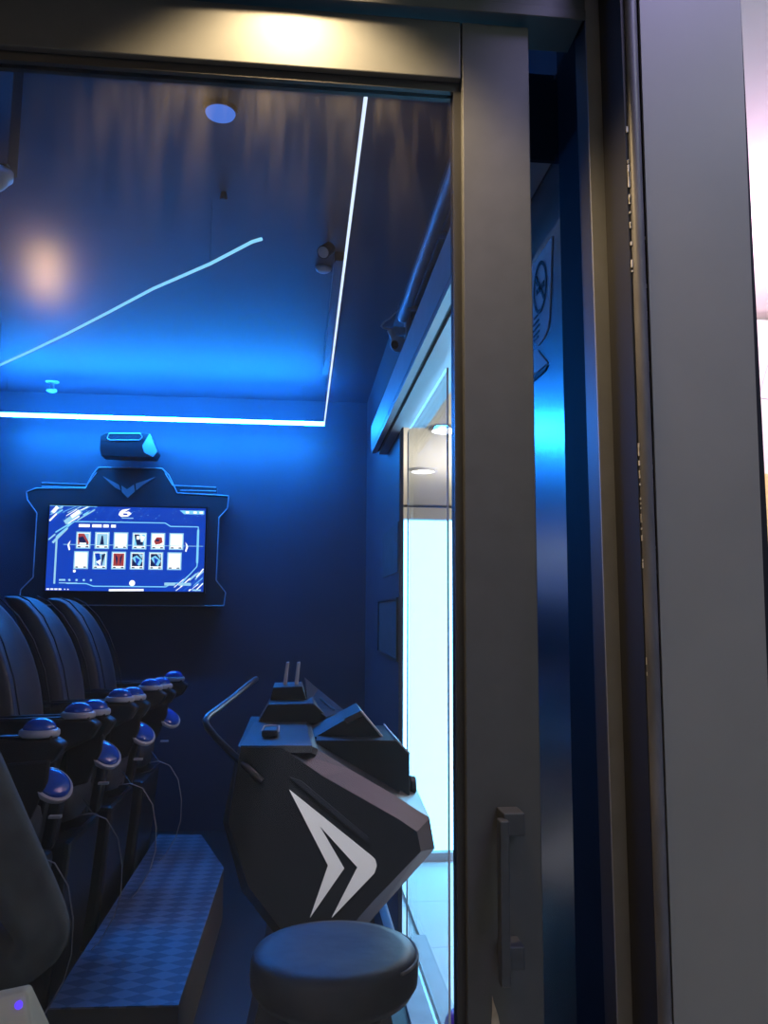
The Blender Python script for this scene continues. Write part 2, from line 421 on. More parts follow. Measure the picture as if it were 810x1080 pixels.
# the warm lamp behind the viewer that shows as a glow in the pane
w0 = at(48, 288, Y=DOOR_Y + .018)
dv = w0 - EYE; n_ = 2.6
wc = Vector((w0.x + dv.x * n_, w0.y - dv.y * n_, w0.z + dv.z * n_))
t = thing('pendant_lamp', (wc.x, wc.y, wc.z - .13), 'warm tube shaped pendant lamp that shows as the glow in the door glass', 'lamp')
obj('lamp_cap', MB().lathe([(0, .10), (.058, .10), (.058, .12), (.02, .14), (.006, .15), (.006, 3.10 - wc.z), (0, 3.10 - wc.z)], wc, n=28), M['frame_black'], t)
obj('lamp_diffuser', MB().lathe([(0, -.10), (.04, -.10), (.05, -.085), (.05, .0995), (0, .0995)], wc, n=28), M['lamp_warm'], t, smooth=False)

# purple ball on the floor by the opening
c = at(488, 1043, Y=3.05)
bm = MB(); bmesh.ops.create_uvsphere(bm.bm, u_segments=32, v_segments=20, radius=.062); bmesh.ops.translate(bm.bm, verts=bm.bm.verts, vec=(c.x - .004, 3.05, .062))
tag(obj('ball', bm, M['purple'], smooth=True), 'shiny purple ball on the pale tiles at the edge of the door stile', 'ball')

# things seen past the panel's right edge
q = at(808, 540, Y=3.96)
t = thing('wall_sign', (2.35, 3.96, 1.7), 'pale yellow board on the bright shop wall at the right edge', 'sign')
t.location = (q.x + .3, 3.97, q.z - .35)
obj('board', MB().box(q.x - .01, q.x + .6, 3.962, 3.998, q.z - .35, q.z + .2), M['yellow_board'], t, bevel=.004)
q = at(807, 402, Y=3.96)
t = thing('notice', (q.x + .1, 3.98, q.z - .1), 'small white notice with red print on the bright shop wall', 'notice')
obj('sheet', MB().prism([(q.x - .02, 3.992, q.z - .08), (q.x + .2, 3.992, q.z - .1), (q.x + .2, 3.992, q.z + .14), (q.x + .05, 3.992, q.z + .12)], (0, .008, 0)), M['paper'], t)

# ------------------------------------------------------------------ LED strips
def bar(name, a, b, wd, ht, mt, label):
    a, b = Vector(a), Vector(b)
    t = thing(name, (a + b) / 2, label, 'led strip')
    dd = (b - a).normalized(); s = dd.cross(Vector((0, 0, 1))).normalized() * wd
    obj('channel', MB().prism([a + s * 1.5 + Vector((0, 0, .001)), b + s * 1.5 + Vector((0, 0, .001)), b - s * 1.5 + Vector((0, 0, .001)), a - s * 1.5 + Vector((0, 0, .001))], (0, 0, CEIL - a.z - .001)), M['frame_black'], t)
    obj('lit_strip', MB().prism([a + s, b + s, b - s, a - s], (0, 0, -ht)), mt, t)
    return t
ZL = 2.80
FY = 5.62
f1 = at(342, 447, Y=FY); f0 = at(-40, 436, Y=FY)
z_ = (f1.z + f0.z) / 2
def hang(a, b, wd, mt, label, hangers=True):
    t = thing('led_strip', (a + b) / 2, label, 'led strip', 'LED strips of the ride room')
    dd = (b - a).normalized(); s = dd.cross(Vector((0, 0, 1))).normalized() * wd; u = Vector((0, 0, wd))
    obj('lit_strip', MB().prism([a + s + u, a + s - u, a - s - u, a - s + u], b - a), mt, t)
    for f in (.06, .94):
        p = a.lerp(b, f); obj('hanger', MB().box(p.x - .0008, p.x + .0008, p.y - .0008, p.y + .0008, p.z + wd, CEIL), M['frame_black'], t)
    return t
L0 = Vector((LW + .25, FY, z_)); L1 = Vector((f1.x, FY, z_))
hang(L0, L1, .011, M['led_far'], 'bright blue LED strip running across the far wall above the screen')
n0 = at(389, 86, Z=z_)
hang(L1 + Vector((.0, .0, 0)), Vector((n0.x - .004, 1.5, z_)), .0046, M['led_side'], 'thin white LED strip running along the ceiling towards the door')
# diagonal strip with its bent end
d0, d1, d2 = at(276, 252, Z=z_), at(266, 255, Z=z_), at(-30, 401, Z=z_)
t = thing('led_strip', (d0 + d2) / 2, 'pale cyan LED strip lying diagonally across the ceiling', 'led strip', 'LED strips of the ride room')
mids = [d1.lerp(d2, f) + Vector((random.uniform(-.006, .006), 0, random.uniform(-.006, .006))) for f in (.1, .25, .4, .55, .7, .85)]
obj('lit_strip', MB().tube([d0, d1] + mids + [d2], .006, 8), M['led_diag'], t, smooth=True)
for p in (mids[0], mids[-1]): obj('hanger', MB().box(p.x - .0008, p.x + .0008, p.y - .0008, p.y + .0008, p.z + .006, CEIL), M['frame_black'], t)
# added strip over the door, out of view, fills the near end with blue
hang(Vector((LW + .25, 1.4, z_)), Vector((n0.x - .03, 1.4, z_)), .009, M['led_room_fill'], 'added unseen blue LED strip inside above the glass door, behind the top rail')

# ceiling fittings
c = at(232.5, 119.5, Z=CEIL - .012)
t = thing('downlight', (c.x, c.y, CEIL - .03), 'round blue downlight on the black ceiling near the door', 'lamp')
obj('lamp_lens', MB().lathe([(0, 0), (.044, 0), (.046, .004), (.046, .012), (0, .012)], (c.x, c.y, CEIL - .018)), M['puck'], t)
obj('lamp_rim', MB().lathe([(.047, .006), (.053, .006), (.053, .018), (.047, .018)], (c.x, c.y, CEIL - .018)), M['frame_black'], t)
# track and spots
c0, c1 = at(358, 275, Z=CEIL - .04), at(343, 395, Z=CEIL - .04)
bm = MB(); bm.box(c0.x - .018, c0.x + .018, c0.y, c1.y, CEIL - .04, CEIL); bm.box(c0.x - .022, c0.x - .018, c0.y, c1.y, CEIL - .05, CEIL); bm.box(c0.x + .018, c0.x + .022, c0.y, c1.y, CEIL - .05, CEIL)
tag(obj('ceiling_track', bm, M['frame_black']), 'dark grooved track on the ceiling beside the thin white LED strip', 'track')
c = at(341, 266, Y=3.3)
t = thing('spotlight', (c.x, c.y, c.z - .03), 'small spotlight with a pale blue lens hanging from the ceiling', 'spotlight')
ax = Vector((-.35, -.65, -.55))
obj('lamp_can', MB().lathe([(.0, -.07), (.026, -.07), (.028, 0), (.025, .0), (.0, -.004)], c, ax, 24), M['frame_black'], t, smooth=False)
obj('lamp_lens', MB().lathe([(.0, .001), (.024, .001), (.022, .004), (0, .006)], c, ax, 24), M['white_plastic'], t)
obj('stem', MB().tube([c - ax.normalized() * .04, (c.x + .02, c.y + .04, CEIL)], .006, 8), M['frame_black'], t)
c = at(341, 287, Z=CEIL - .02)
tag(obj('smoke_detector', MB().lathe([(0, 0), (.022, 0), (.034, .008), (.038, .02), (0, .02)], (c.x, c.y, CEIL - .02), n=28), M['white_plastic'], smooth=True), 'small round detector on the ceiling just beyond the spotlight', 'detector')
c = at(55, 405, Z=CEIL - .02)
t = thing('sprinkler', (c.x, c.y, CEIL - .08), 'small pale sprinkler head on the ceiling near the blue strip', 'sprinkler')
obj('sprinkler_body', MB().lathe([(.0, 0), (.018, .0), (.034, .012), (.034, .022), (.014, .03), (.014, .08), (0, .08)], (c.x, c.y, CEIL - .08), n=20), M['white_plastic'], t)
obj('escutcheon', MB().lathe([(.015, 0), (.045, .004), (.045, .01), (.015, .01)], (c.x, c.y, CEIL - .012), n=24), M['white_plastic'], t)
c = at(236, 203, Z=CEIL)
t = thing('sprinkler', (c.x, c.y, CEIL - .03), 'small dark sprinkler head with a thin glint on the ceiling, beyond the blue downlight', 'sprinkler')
obj('sprinkler_body', MB().lathe([(.0, 0), (.012, .0), (.014, .01), (.010, .03), (0, .03)], (c.x, c.y, CEIL - .03), n=16), M['dark_metal'], t)
# hanging post with a dome at its lower end
c = at(0, 190, Y=1.75)
t = thing('ceiling_post', (c.x - .01, c.y, c.z), 'dark post hanging from the ceiling with a small pale dome camera at its foot', 'camera post')
obj('post', MB().box(c.x - .035, c.x + .025, c.y - .03, c.y + .03, c.z + .02, CEIL), M['console_edge'], t, bevel=.003)
obj('dome', MB().lathe([(0, -.024), (.014, -.02), (.024, -.008), (.026, 0), (.034, .004), (.034, .02), (0, .02)], (c.x - .008, c.y, c.z), n=28), M['white_plastic'], t, smooth=True)

# conduit pipe over the opening
p0 = at(478, 190, Z=2.83); p1 = at(424, 335, Z=2.83)
t = thing('conduit', (p0.x, 2.5, 2.72), 'pale conduit pipe running under the ceiling above the side opening', 'pipe')
obj('pipe', MB().tube([(p0.x * .5 + p1.x * .5, y, 2.83) for y in (1.15, 1.8, 2.5, 3.1, p1.y)], .024, 16), M['conduit'], t, smooth=True)
for y in (2.0, 2.7, 3.4): obj('pipe_clip', MB().box(p1.x, RW, y - .012, y + .012, 2.80, 2.815), M['conduit'], t)

# security camera
cc = at(420, 363, Y=3.62)
t = thing('security_camera', (cc.x, cc.y, cc.z - .06), 'grey security camera with a round head on the wall beneath the conduit', 'camera')
bm = MB(); bmesh.ops.create_uvsphere(bm.bm, u_segments=28, v_segments=18, radius=.037); bmesh.ops.translate(bm.bm, verts=bm.bm.verts, vec=cc)
obj('camera_head', bm, M['white_plastic'], t, smooth=True)
ld = Vector((-.5, -.8, -.35)).normalized()
obj('lens', MB().lathe([(0, 0), (.017, 0), (.019, .006), (.0, .006)], cc + ld * .034, ld, 20), M['lens'], t)
b0, b1 = at(427, 332, Y=3.62), at(440, 360, Y=3.62)
obj('mount_box', MB().box(b0.x, RW, 3.58, 3.66, b1.z, b0.z), M['white_plastic'], t, bevel=.004)
a0 = at(413, 349, Y=3.62)
obj('arm', MB().tube([(b0.x + .02, 3.62, a0.z), (a0.x + .01, 3.62, a0.z), (a0.x, 3.62, a0.z), (a0.x + .012, 3.62, a0.z - .03), cc], [.018, .02, .02, .018, .016], 12), M['white_plastic'], t, smooth=True)
obj('cable', MB().tube([at(414, 347, Y=3.62), at(404, 346, Y=3.62), at(402, 344, Y=3.62), at(405, 340, Y=3.62), at(412, 335, Y=3.6), at(419, 328, Y=3.6), at(421, 322, Y=3.6)], .004, 8), M['conduit'], t, smooth=True)

# ------------------------------------------------------------------ screen on the far wall
TY = 5.90
t = thing('wall_screen', (at(133, 638, Y=TY).x, TY, at(133, 640, Y=TY).z), 'wall screen showing a blue menu of film cards in a black angular frame', 'screen')
out = [(28, 519), (29, 527), (39, 541), (35, 609), (22, 622), (20, 638), (236, 639), (238, 625), (228, 612), (231, 546), (240, 536), (241, 523), (187, 520), (178, 501), (171, 494), (104, 493), (98, 500), (90, 515), (38, 515)]
OP = [at(x, y, Y=TY) for x, y in out]
obj('surround', MB().prism(OP, (0, .06, 0)), M['frame_black'], t)
bm = MB()
for i in range(len(OP)):
    a, b = OP[i], OP[(i + 1) % len(OP)]
    bm.tube([a + Vector((0, -.003, 0)), b + Vector((0, -.003, 0))], .0042, 6)
for (x0, y0, x1, y1) in ((44, 509, 92, 511), (92, 511, 102, 498), (44, 513, 90, 514), (182, 512, 228, 514), (174, 499, 182, 512), (190, 517, 228, 518)):
    bm.tube([at(x0, y0, Y=TY - .003), at(x1, y1, Y=TY - .003)], .0035, 6)
obj('edge_line', bm, M['trim_line'], t)
# upper wing plates
for pl in (((44, 508), (92, 510), (92, 515), (42, 515)), ((182, 512), (229, 514), (229, 520), (186, 520))):
    obj('wing_plate', MB().prism([at(x, y, Y=TY - .002) for x, y in pl], (0, .02, 0)), M['frame_black'], t)
bm = MB()
bm.prism([at(x, y, Y=TY - .012) for x, y in ((108, 502), (125, 511), (127, 517), (121, 514))], (0, .01, 0))
bm.prism([at(x, y, Y=TY - .012) for x, y in ((128, 512), (134, 516), (141, 511), (142, 518), (134.5, 525), (128.5, 519))], (0, .01, 0))
bm.prism([at(x, y, Y=TY - .012) for x, y in ((143, 510), (164, 503), (150, 512), (143.5, 517))], (0, .01, 0))
obj('emblem', bm, M['emblem_grey'], t, label='grey winged V emblem')
SC = [at(52, 533, Y=TY - .03), at(217, 536.5, Y=TY - .03), at(214.5, 624.5, Y=TY - .03), at(48, 622.5, Y=TY - .03)]
x0, x1 = (SC[0].x + SC[3].x) / 2, (SC[1].x + SC[2].x) / 2; z0, z1 = (SC[2].z + SC[3].z) / 2, (SC[0].z + SC[1].z) / 2
obj('screen_bezel', MB().box(x0 - .012, x1 + .012, TY - .028, TY + .002, z0 - .012, z1 + .012), M['tv_black'], t)
sm = [emis('screen_blue', (.007, .06, .55), 1), emis('screen_white', (.95, .98, 1), 1.35), emis('screen_cyan', (.22, .66, 1), 1.1),
      emis('screen_mid', (.02, .13, .75), 1), emis('screen_red', (.42, .06, .07), 1), emis('screen_dark', (.01, .02, .10), 1), emis('screen_ice', (.35, .70, .95), 1)]
bm = MB(); lay = [TY - .0285]
def uv(u, v): return Vector((x0 + (x1 - x0) * u, lay[0], z1 - (z1 - z0) * v))
def flat(pts, k):
    bm.mi = k; lay[0] -= .00004
    bm.poly([uv(*p) for p in pts])
def rect(u0, v0, u1, v1, k): flat([(u0, v0), (u1, v0), (u1, v1), (u0, v1)], k)
def line(a, b, w_, k):
    ax_, ay_ = (b[0] - a[0]) * 1.85, b[1] - a[1]; l = math.hypot(ax_, ay_); nx, ny = -ay_ / l * w_ / 1.85, ax_ / l * w_
    flat([(a[0] + nx, a[1] + ny), (b[0] + nx, b[1] + ny), (b[0] - nx, b[1] - ny), (a[0] - nx, a[1] - ny)], k)
rect(0, 0, 1, 1, 0)
# streaks top left and bottom right
for i in range(26):
    u = random.uniform(0, .26); v = random.uniform(0, .38 * (1 - u / .30)) ; l = random.uniform(.03, .12)
    line((max(0.003, u - l / 2), min(.5, v + l * .85)), (min(.30, u + l / 2), max(.004, v - l * .35)), random.uniform(.003, .010), random.choice((1, 2, 2, 3, 3, 6)))
line((.10, .20), (.20, .06), .028, 6); line((.14, .13), (.19, .06), .022, 1); line((.02, .08), (.05, .01), .02, 1); line((.03, .44), (.12, .26), .014, 6)
for i in range(20):
    u = random.uniform(.84, .985); v = random.uniform(.74 + (.985 - u) * .6, .96)
    line((u - .03, min(.99, v + .05)), (min(.997, u + .03), v - .05), random.uniform(.003, .008), random.choice((1, 2, 3, 6)))
for i in range(22):
    u = random.uniform(.22, .96); v = random.uniform(.02, .2); line((u, v + .03), (min(.99, u + random.uniform(.01, .06)), max(.005, v - .05)), .0022, 3)
for i in range(14):
    u = random.uniform(.08, .9); v = random.uniform(.66, .9); line((u, v + .03), (u + random.uniform(.01, .06), v - .04), .002, 3)
for i in range(40):
    u, v = random.uniform(.02, .98), random.uniform(.01, .17); rect(u, v, u + .004, v + .007, random.choice((2, 3, 6)))
# menu border
bd = [(.055, .92), (.055, .36), (.16, .185), (.74, .185), (.775, .225), (.955, .225), (.955, .70), (.86, .90), (.80, .90), (.76, .945), (.30, .945), (.255, .915), (.13, .915)]
for i in range(len(bd) - 1): line(bd[i], bd[i + 1], .006, 2)
rect(.05, .36, .062, .92, 6); rect(.948, .26, .962, .66, 2)
line((.0, .0), (.30, .0035), .003, 2)
flat([(.83, .03), (.99, .03), (.99, .075), (.86, .075)], 2)
for u in (.87, .92, .96): rect(u, .04, u + .022, .065, 1)
for u, l in ((.19, .07), (.275, .06), (.345, .035), (.395, .03)): rect(u, .215, u + l, .25, 1)
# figure 6 mark at the top
flat([(.46, .035), (.515, .02), (.475, .06), (.505, .055), (.522, .08), (.50, .115), (.455, .12), (.438, .095), (.446, .06)], 1); rect(.468, .078, .496, .098, 0); rect(.46, .13, .535, .14, 6)
# cards
tops = ('r', 'k', 'w', 'm', 'e', 'w'); bots = ('w', 'b', 'R', 'd', 'd', 'w')
for row, (v0, v1, kinds) in enumerate(((.305, .505, tops), (.535, .745, bots))):
    for i, kd in enumerate(kinds):
        u0 = .178 + i * .1185 - row * .008; u1 = u0 + .092
        rect(u0, v0, u1, v1, 6); rect(u0 + .008, v0 + .014, u1 - .008, v1 - .014, 1)
        a, b_, c_, e_ = u0 + .012, u1 - .012, v0 + .022, v1 - .04
        if kd == 'r':
            rect(a, c_, b_, e_, 4); flat([(a, c_ + .05), (a + .03, c_ + .03), (b_, e_), (a + .02, e_)], 5); flat([(b_ - .03, c_), (b_, c_), (b_, c_ + .1)], 6); rect(a + .01, e_ - .03, b_ - .015, e_ + .01, 1)
        elif kd == 'k':
            rect(a, c_, b_, e_, 6); flat([((a + b_) / 2 - .004, c_ + .02), ((a + b_) / 2 + .004, c_ + .02), ((a + b_) / 2 + .014, e_), ((a + b_) / 2 - .014, e_)], 5)
        elif kd == 'm':
            rect(a, c_, b_, e_, 2); flat([(a, c_), (a + .03, c_), (a + .05, e_), (a + .02, e_)], 5); flat([(b_ - .03, c_), (b_, c_ + .03), (b_ - .02, e_)], 1); rect(a + .015, c_ + .02, a + .035, c_ + .06, 1); rect(b_ - .03, e_ - .05, b_ - .01, e_, 5)
        elif kd == 'e':
            rect(a, c_, b_, e_, 1); flat([(a + .008, c_ + .08), (a + .025, c_ + .03), (b_ - .01, c_ + .03), (b_ - .003, c_ + .09), (b_ - .02, c_ + .11), (a + .02, c_ + .12)], 4); rect(a + .02, c_ + .055, a + .042, c_ + .08, 5)
        elif kd == 'R':
            rect(a, c_, b_, e_, 4); flat([(a + .01, c_), (a + .03, c_ + .06), (a + .022, e_)], 5); flat([(b_ - .01, c_), (b_ - .03, c_ + .06), (b_ - .022, e_)], 5); rect(a + .028, c_ + .05, a + .042, e_, 1 if False else 4)
        elif kd == 'b':
            rect(a, c_, b_, e_, 6); flat([(a, c_), (a + .03, c_), (a + .05, e_), (a + .02, e_)], 0); flat([(b_ - .025, c_ + .02), (b_, c_), (b_ - .02, e_)], 5); flat([(a + .01, c_ + .1), (a + .04, c_ + .07), (a + .04, e_)], 1)
        elif kd == 'd':
            rect(a, c_, b_, e_, 5); flat([(a, c_ + .05), (a + .03, c_ + .02), (b_, c_ + .08), (b_ - .02, e_), (a + .02, c_ + .1)], 2); flat([(a + .02, c_ + .04), (a + .05, c_ + .07), (a + .03, e_)], 0); flat([(a + .038, c_), (b_, c_ + .01), (b_ - .006, c_ + .06)], 6)
        rect(u0 + .012, v1 - .03, u0 + .03, v1 - .016, 5); rect(u1 - .03, v1 - .03, u1 - .012, v1 - .016, 5)
flat([(.125, .46), (.145, .41), (.138, .46), (.145, .52), (.137, .53)], 1); flat([(.895, .46), (.875, .41), (.882, .46), (.875, .52), (.883, .53)], 1)
def disc(u, v, r, k): flat([(u + r / 1.85 * math.cos(a), v + r * math.sin(a)) for a in [2 * PI * i / 14 for i in range(14)]], k)
disc(.545, .905, .035, 1); disc(.178, .77, .017, 1)
for u in (.15, .195, .24, .285): disc(u, .875, .014, 6)
rect(.085, .865, .125, .885, 6); rect(.75, .895, .82, .93, 6); rect(.84, .895, .92, .93, 6); rect(.085, .905, .20, .915, 6)
line((.40, .99), (.62, .985), .012, 1); rect(.10, .455, .99, .462, 6)
for u in (.01, .035, .06, .085): rect(u, .975, u + .018, .992, 1)
for u in (.12, .14): rect(u, .978, u + .008, .99, 1)
rect(.93, .972, .985, .99, 6)
obj('display', bm, sm, t, label='lit blue display')

# projector above the screen
t = thing('projector', (at(135, 482, Y=5.8).x, 5.8, at(135, 482, Y=5.8).z), 'dark boxy projector with a pale blue corner above the screen', 'projector')
pj = [at(x, y, Y=5.72) for x, y in ((107, 481), (105, 474), (106, 459), (112, 456), (152, 456), (158, 458), (166, 477), (162, 483))]
obj('case', MB().prism(pj, (0, .14, 0)), M['console'], t, bevel=.004)
obj('side_panel', MB().prism([at(x, y, Y=5.715) for x, y in ((158, 457), (166, 476), (161, 482), (152, 477), (150, 470))], (0, .012, 0)), M['emblem_grey'], t, label='pale corner panel')
obj('edge_line', MB().tube([at(113, 462, Y=5.713), at(116, 464, Y=5.713), at(147, 464, Y=5.713), at(150, 461, Y=5.713), at(148, 457, Y=5.713), at(115, 457, Y=5.713), at(113, 462, Y=5.713)], .0025, 6), M['trim_line'], t)
obj('wall_bracket', MB().box(pj[0].x + .12, pj[0].x + .24, 5.86, FAR, pj[0].z + .04, pj[0].z + .12), M['frame_black'], t)

# notices on the wall end right of the screen
for (a, b_, c_, e_, lab) in ((404, 425, 557, 606, 'dim notice sheet on the dark wall end, upper of two'), (400, 425, 634, 690, 'dim framed notice on the dark wall end, lower of two')):
    p, q = at(a, c_, X=RW - .004), at(b_ - 1, c_, X=RW - .004)
    zt = (at(a, c_, X=RW).z + at(b_ - 1, c_, X=RW).z) / 2; zb = zt - (e_ - c_) / 870 * 4.4
    t = thing('notice', (RW, (p.y + q.y) / 2, zb), lab, 'notice', 'notices on the wall end')
    ya, yb = max(4.02, q.y), p.y
    obj('sheet', MB().box(RW - .005, RW, ya, yb, zb, zt), M['dim_paper'], t)
    if 'framed' in lab:
        bm = MB()
        for (y0, y1, za_, zb_) in ((ya - .01, ya, zb, zt), (yb, yb + .01, zb, zt), (ya - .01, yb + .01, zt, zt + .012), (ya - .01, yb + .01, zb - .012, zb)): bm.box(RW - .012, RW, y0, y1, za_, zb_)
        obj('frame', bm, M['console_edge'], t)

# ------------------------------------------------------------------ no smoking notice on the side panel
PX = RW - .0025
def sp(px, py): return at(px, py, X=PX)
t = thing('no_smoking_sign', (RW, 1.68, sp(570, 365).z), 'white no smoking sheet with curled lower corner on the metal side panel', 'notice')
pts = [sp(582, 249), sp(580.5, 300), sp(579, 335), sp(577.5, 347), sp(573, 357), sp(566.5, 365), sp(558, 350), sp(555, 290)]
obj('sheet', MB().prism(pts, (.002, 0, 0)), M['laminated'], t)
cs = (sp(570, 303)); rr = .034
cY, cZ = cs.y, cs.z
ri = MB()
ring = [[(PX - .0008 - (.001 if k in (2, 3) else 0), cY + (r_ * 1.35) * math.cos(a), cZ + (r_ * 1.6) * math.sin(a)) for k, r_ in ((0, .029), (1, .034), (2, .034), (3, .029))] for a in [2 * PI * i / 36 for i in range(36)]]
R_ = [[ri.bm.verts.new(p) for p in q_] for q_ in ring]
for i in range(36):
    for k_ in range(4): ri._face([R_[i][k_], R_[(i + 1) % 36][k_], R_[(i + 1) % 36][(k_ + 1) % 4], R_[i][(k_ + 1) % 4]])
def yz(dy, dz): return (PX - .0018, cY + dy * 1.35, cZ + dz * 1.6)
ri.prism([yz(-.023, -.019), yz(-.019, -.023), yz(.023, .019), yz(.019, .023)], (.001, 0, 0))
ri.prism([yz(-.022, .002), yz(.012, .002), yz(.012, -.005), yz(-.022, -.005)], (.001, 0, 0))
ri.prism([yz(.014, .002), yz(.019, .002), yz(.019, -.005), yz(.014, -.005)], (.001, 0, 0))
ri.tube([yz(.013, .006), yz(.017, .011), yz(.010, .015), yz(.015, .02)], .0013, 6)
obj('no_smoking_symbol', ri, M['ink'], t, label='black crossed-out cigarette symbol')
bm = MB()
for k_, (y_, l) in enumerate(((333, 4), (339, 6), (345, 8), (351, 7), (356, 5))):
    p = sp(566, y_); bm.box(PX - .0012, PX - .0002, p.y - .006 * l / 2, p.y + .004 * l, p.z - .004, p.z)
obj('text_line', bm, M['ink'], t)
t = thing('notice', (RW, 1.72, sp(566, 392).z), 'small white sheet with a torn corner under the no smoking sheet', 'notice')
obj('sheet', MB().prism([sp(566.5, 369), sp(577, 383), sp(566, 392), sp(556, 400), sp(556, 372)], (.002, 0, 0)), M['laminated'], t)
obj('dark_edge', MB().prism([sp(577, 385), sp(575, 391), sp(560, 404), sp(556, 404), sp(566, 394)], (.002, 0, 0)), M['ink'], t)

# ------------------------------------------------------------------ seats: a row of four facing right
def make_seat():
    t = thing('motion_seat', (0, 0, .28), 'x', 'ride seat', 'row of four black ride seats')
    # local origin = floor under the button line
    t.location = (0, 0, 0)
    # backrest with side wings
    rings = []
    prof = [(.62, -.36, .09), (.76, -.335, .11), (.92, -.325, .13), (1.08, -.335, .14), (1.22, -.365, .14), (1.35, -.415, .125), (1.45, -.475, .10), (1.52, -.545, .075), (1.545, -.60, .04)]
    N = 11
    for z, xf, th in prof:
        hw = .205 if z < 1.3 else .205 - (z - 1.3) * .22
        fr, bk = [], []
        for i in range(N):
            u = -1 + 2 * i / (N - 1)
            fr.append((xf + .055 * abs(u) ** 2.5 - .02 * (1 if abs(u) > .95 else 0), hw * u, z + (.0 if abs(u) < .9 else -.004)))
            bk.append((xf - th * (1 - .35 * u * u), hw * u * .96, z))
        rings.append(fr + bk[::-1])
    obj('backrest', MB().loft(rings), M['seat_leather'], t, smooth=True, subsurf=1)
    # piping along the wings
    for s in (-1, 1):
        obj('wing_piping', MB().tube([(xf + .052, s * (.205 if z < 1.3 else .205 - (z - 1.3) * .22) * .95, z) for z, xf, th in prof[1:]], .0035, 8), M['seat_shell'], t, smooth=True)
    rings = []
    for x, hw, zt, zb in ((-.44, .18, .80, .66), (-.34, .188, .815, .64), (-.20, .188, .82, .63), (-.11, .186, .81, .64), (-.07, .17, .78, .66)):
        rings.append([(x, -hw, zb), (x, hw, zb), (x, hw, zt - .02), (x, hw * .7, zt + .015), (x, 0, zt), (x, -hw * .7, zt + .015), (x, -hw, zt - .02)])
    obj('seat_cushion', MB().loft(rings), M['seat_leather'], t, smooth=True, subsurf=1)
    obj('base', MB().prism([(-.50, -.24, .02), (-.12, -.24, .02), (-.09, -.24, .28), (-.06, -.24, .62), (-.46, -.24, .66)], (0, .48, 0)), M['seat_shell'], t, bevel=.02)
    for s in (-1, 1):
        yc_ = s * .2325
        a = obj('armrest', MB().prism([(-.44, yc_ - .04, .90), (-.44, yc_ - .04, 1.075), (-.10, yc_ - .04, 1.085), (.045, yc_ - .04, 1.085), (.085, yc_ - .04, 1.06), (.055, yc_ - .04, 1.01), (-.05, yc_ - .04, .96), (-.09, yc_ - .04, .80), (-.12, yc_ - .04, .60), (-.30, yc_ - .04, .60)], (0, .08, 0)), M['seat_shell'], t, bevel=.014, seg=3)
        bz = obj('button_bezel', MB().lathe([(.0, 0), (.058, 0), (.061, .006), (.060, .018), (.054, .023), (.050, .023), (0, .020)], (0, yc_, 1.084), n=36), M['bezel'], a, smooth=True, label='white button ring')
        obj('button_dome', MB().lathe([(.050, .019), (.050, .026), (.046, .036), (.037, .046), (.024, .053), (.01, .056), (0, .0565)], (0, yc_, 1.084), n=36), M['blue_dome'], a, smooth=True, label='glossy blue push button')
        obj('arm_edge', MB().tube([(-.42, yc_ - .038, 1.078), (-.08, yc_ - .04, 1.087), (.05, yc_ - .038, 1.087)], .004, 8), M['console_grey'], a, smooth=True)
        if s < 0:
            # tilted round pad under the button, its inner half under a cowl
            ax = Vector((.55, -.45, .75)).normalized(); cpos = Vector((.045, yc_ + .010, .935))
            pd = obj('side_pad', MB().lathe([(0, -.012), (.064, -.012), (.066, -.004), (.065, .004), (.059, .007), (0, .007)], cpos, ax, 36), M['bezel'], t, smooth=False, label='white rimmed round pad')
            obj('pad_dome', MB().lathe([(.057, .006), (.052, .013), (.042, .018), (.022, .021), (0, .022)], cpos, ax, 36), M['blue_dome'], pd, smooth=True, label='blue dome of the pad')
            obj('cowl', MB().prism([(-.08, yc_ - .048, .82), (.0, yc_ - .048, .84), (.045, yc_ - .048, .955), (.05, yc_ - .048, 1.02), (-.08, yc_ - .048, 1.01)], (0, .018, 0)), M['seat_shell'], t, bevel=.01)
    # thin leg tickler cable and its strap
    obj('leg_cable', MB().tube([(-.05, -.19, .705), (.0, -.19, .712), (.055, -.19, .69), (.10, -.19, .62), (.12, -.19, .52), (.12, -.19, .42), (.10, -.19, .34), (.05, -.19, .25), (.0, -.19, .20)], .0024, 6), M['wire'], t, smooth=True)
    obj('leg_strap', MB().tube([(-.09, -.225, .66), (-.04, -.20, .665), (.0, -.16, .70), (-.05, -.12, .75)], .0025, 6), M['console_edge'], t, smooth=True)
    obj('tab', MB().box(-.03, .01, .02, .045, .775, .783), M['conduit'], t)
    return t
seat0 = make_seat()
labs = ['black ride seat nearest the door, its first blue arm button largest in the row',
        'second black ride seat from the door, back cut by the photo edge',
        'third black ride seat from the door, second from the screen end',
        'farthest black ride seat of the row, at the screen end']
for i in range(4):
    s_ = seat0 if i == 0 else copy_tree(seat0)
    yy = 2.72 + .555 * (i + .5) - .02
    s_.location = (-.812 + .062 * (yy - 2.72), yy, .028 if True else 0)
    s_['label'] = labs[i]
# plinth under the seats
struct('trim_14', MB().box(-1.55, -.86, 2.55, 4.98, 0.006, .048), M['black_floor'])

# tread plate platform
PZ = .25
pl = [at(50, 1063, Z=PZ), at(188, 1060, Z=PZ), at(236, 915, Z=PZ), at(212, 880, Z=PZ), at(167, 880, Z=PZ)]
t = thing('foot_platform', (-.6, 3.5, .006), 'long metal foot platform with a diamond tread top in front of the seats', 'platform')
obj('tread_top', MB().prism(pl, (0, 0, -.006)), M['tread'], t)
obj('platform_side', MB().prism([p + Vector((0, .003, -.0065)) for p in pl], (0, 0, -(PZ - .0065 - .006))), M['plate_side'], t)

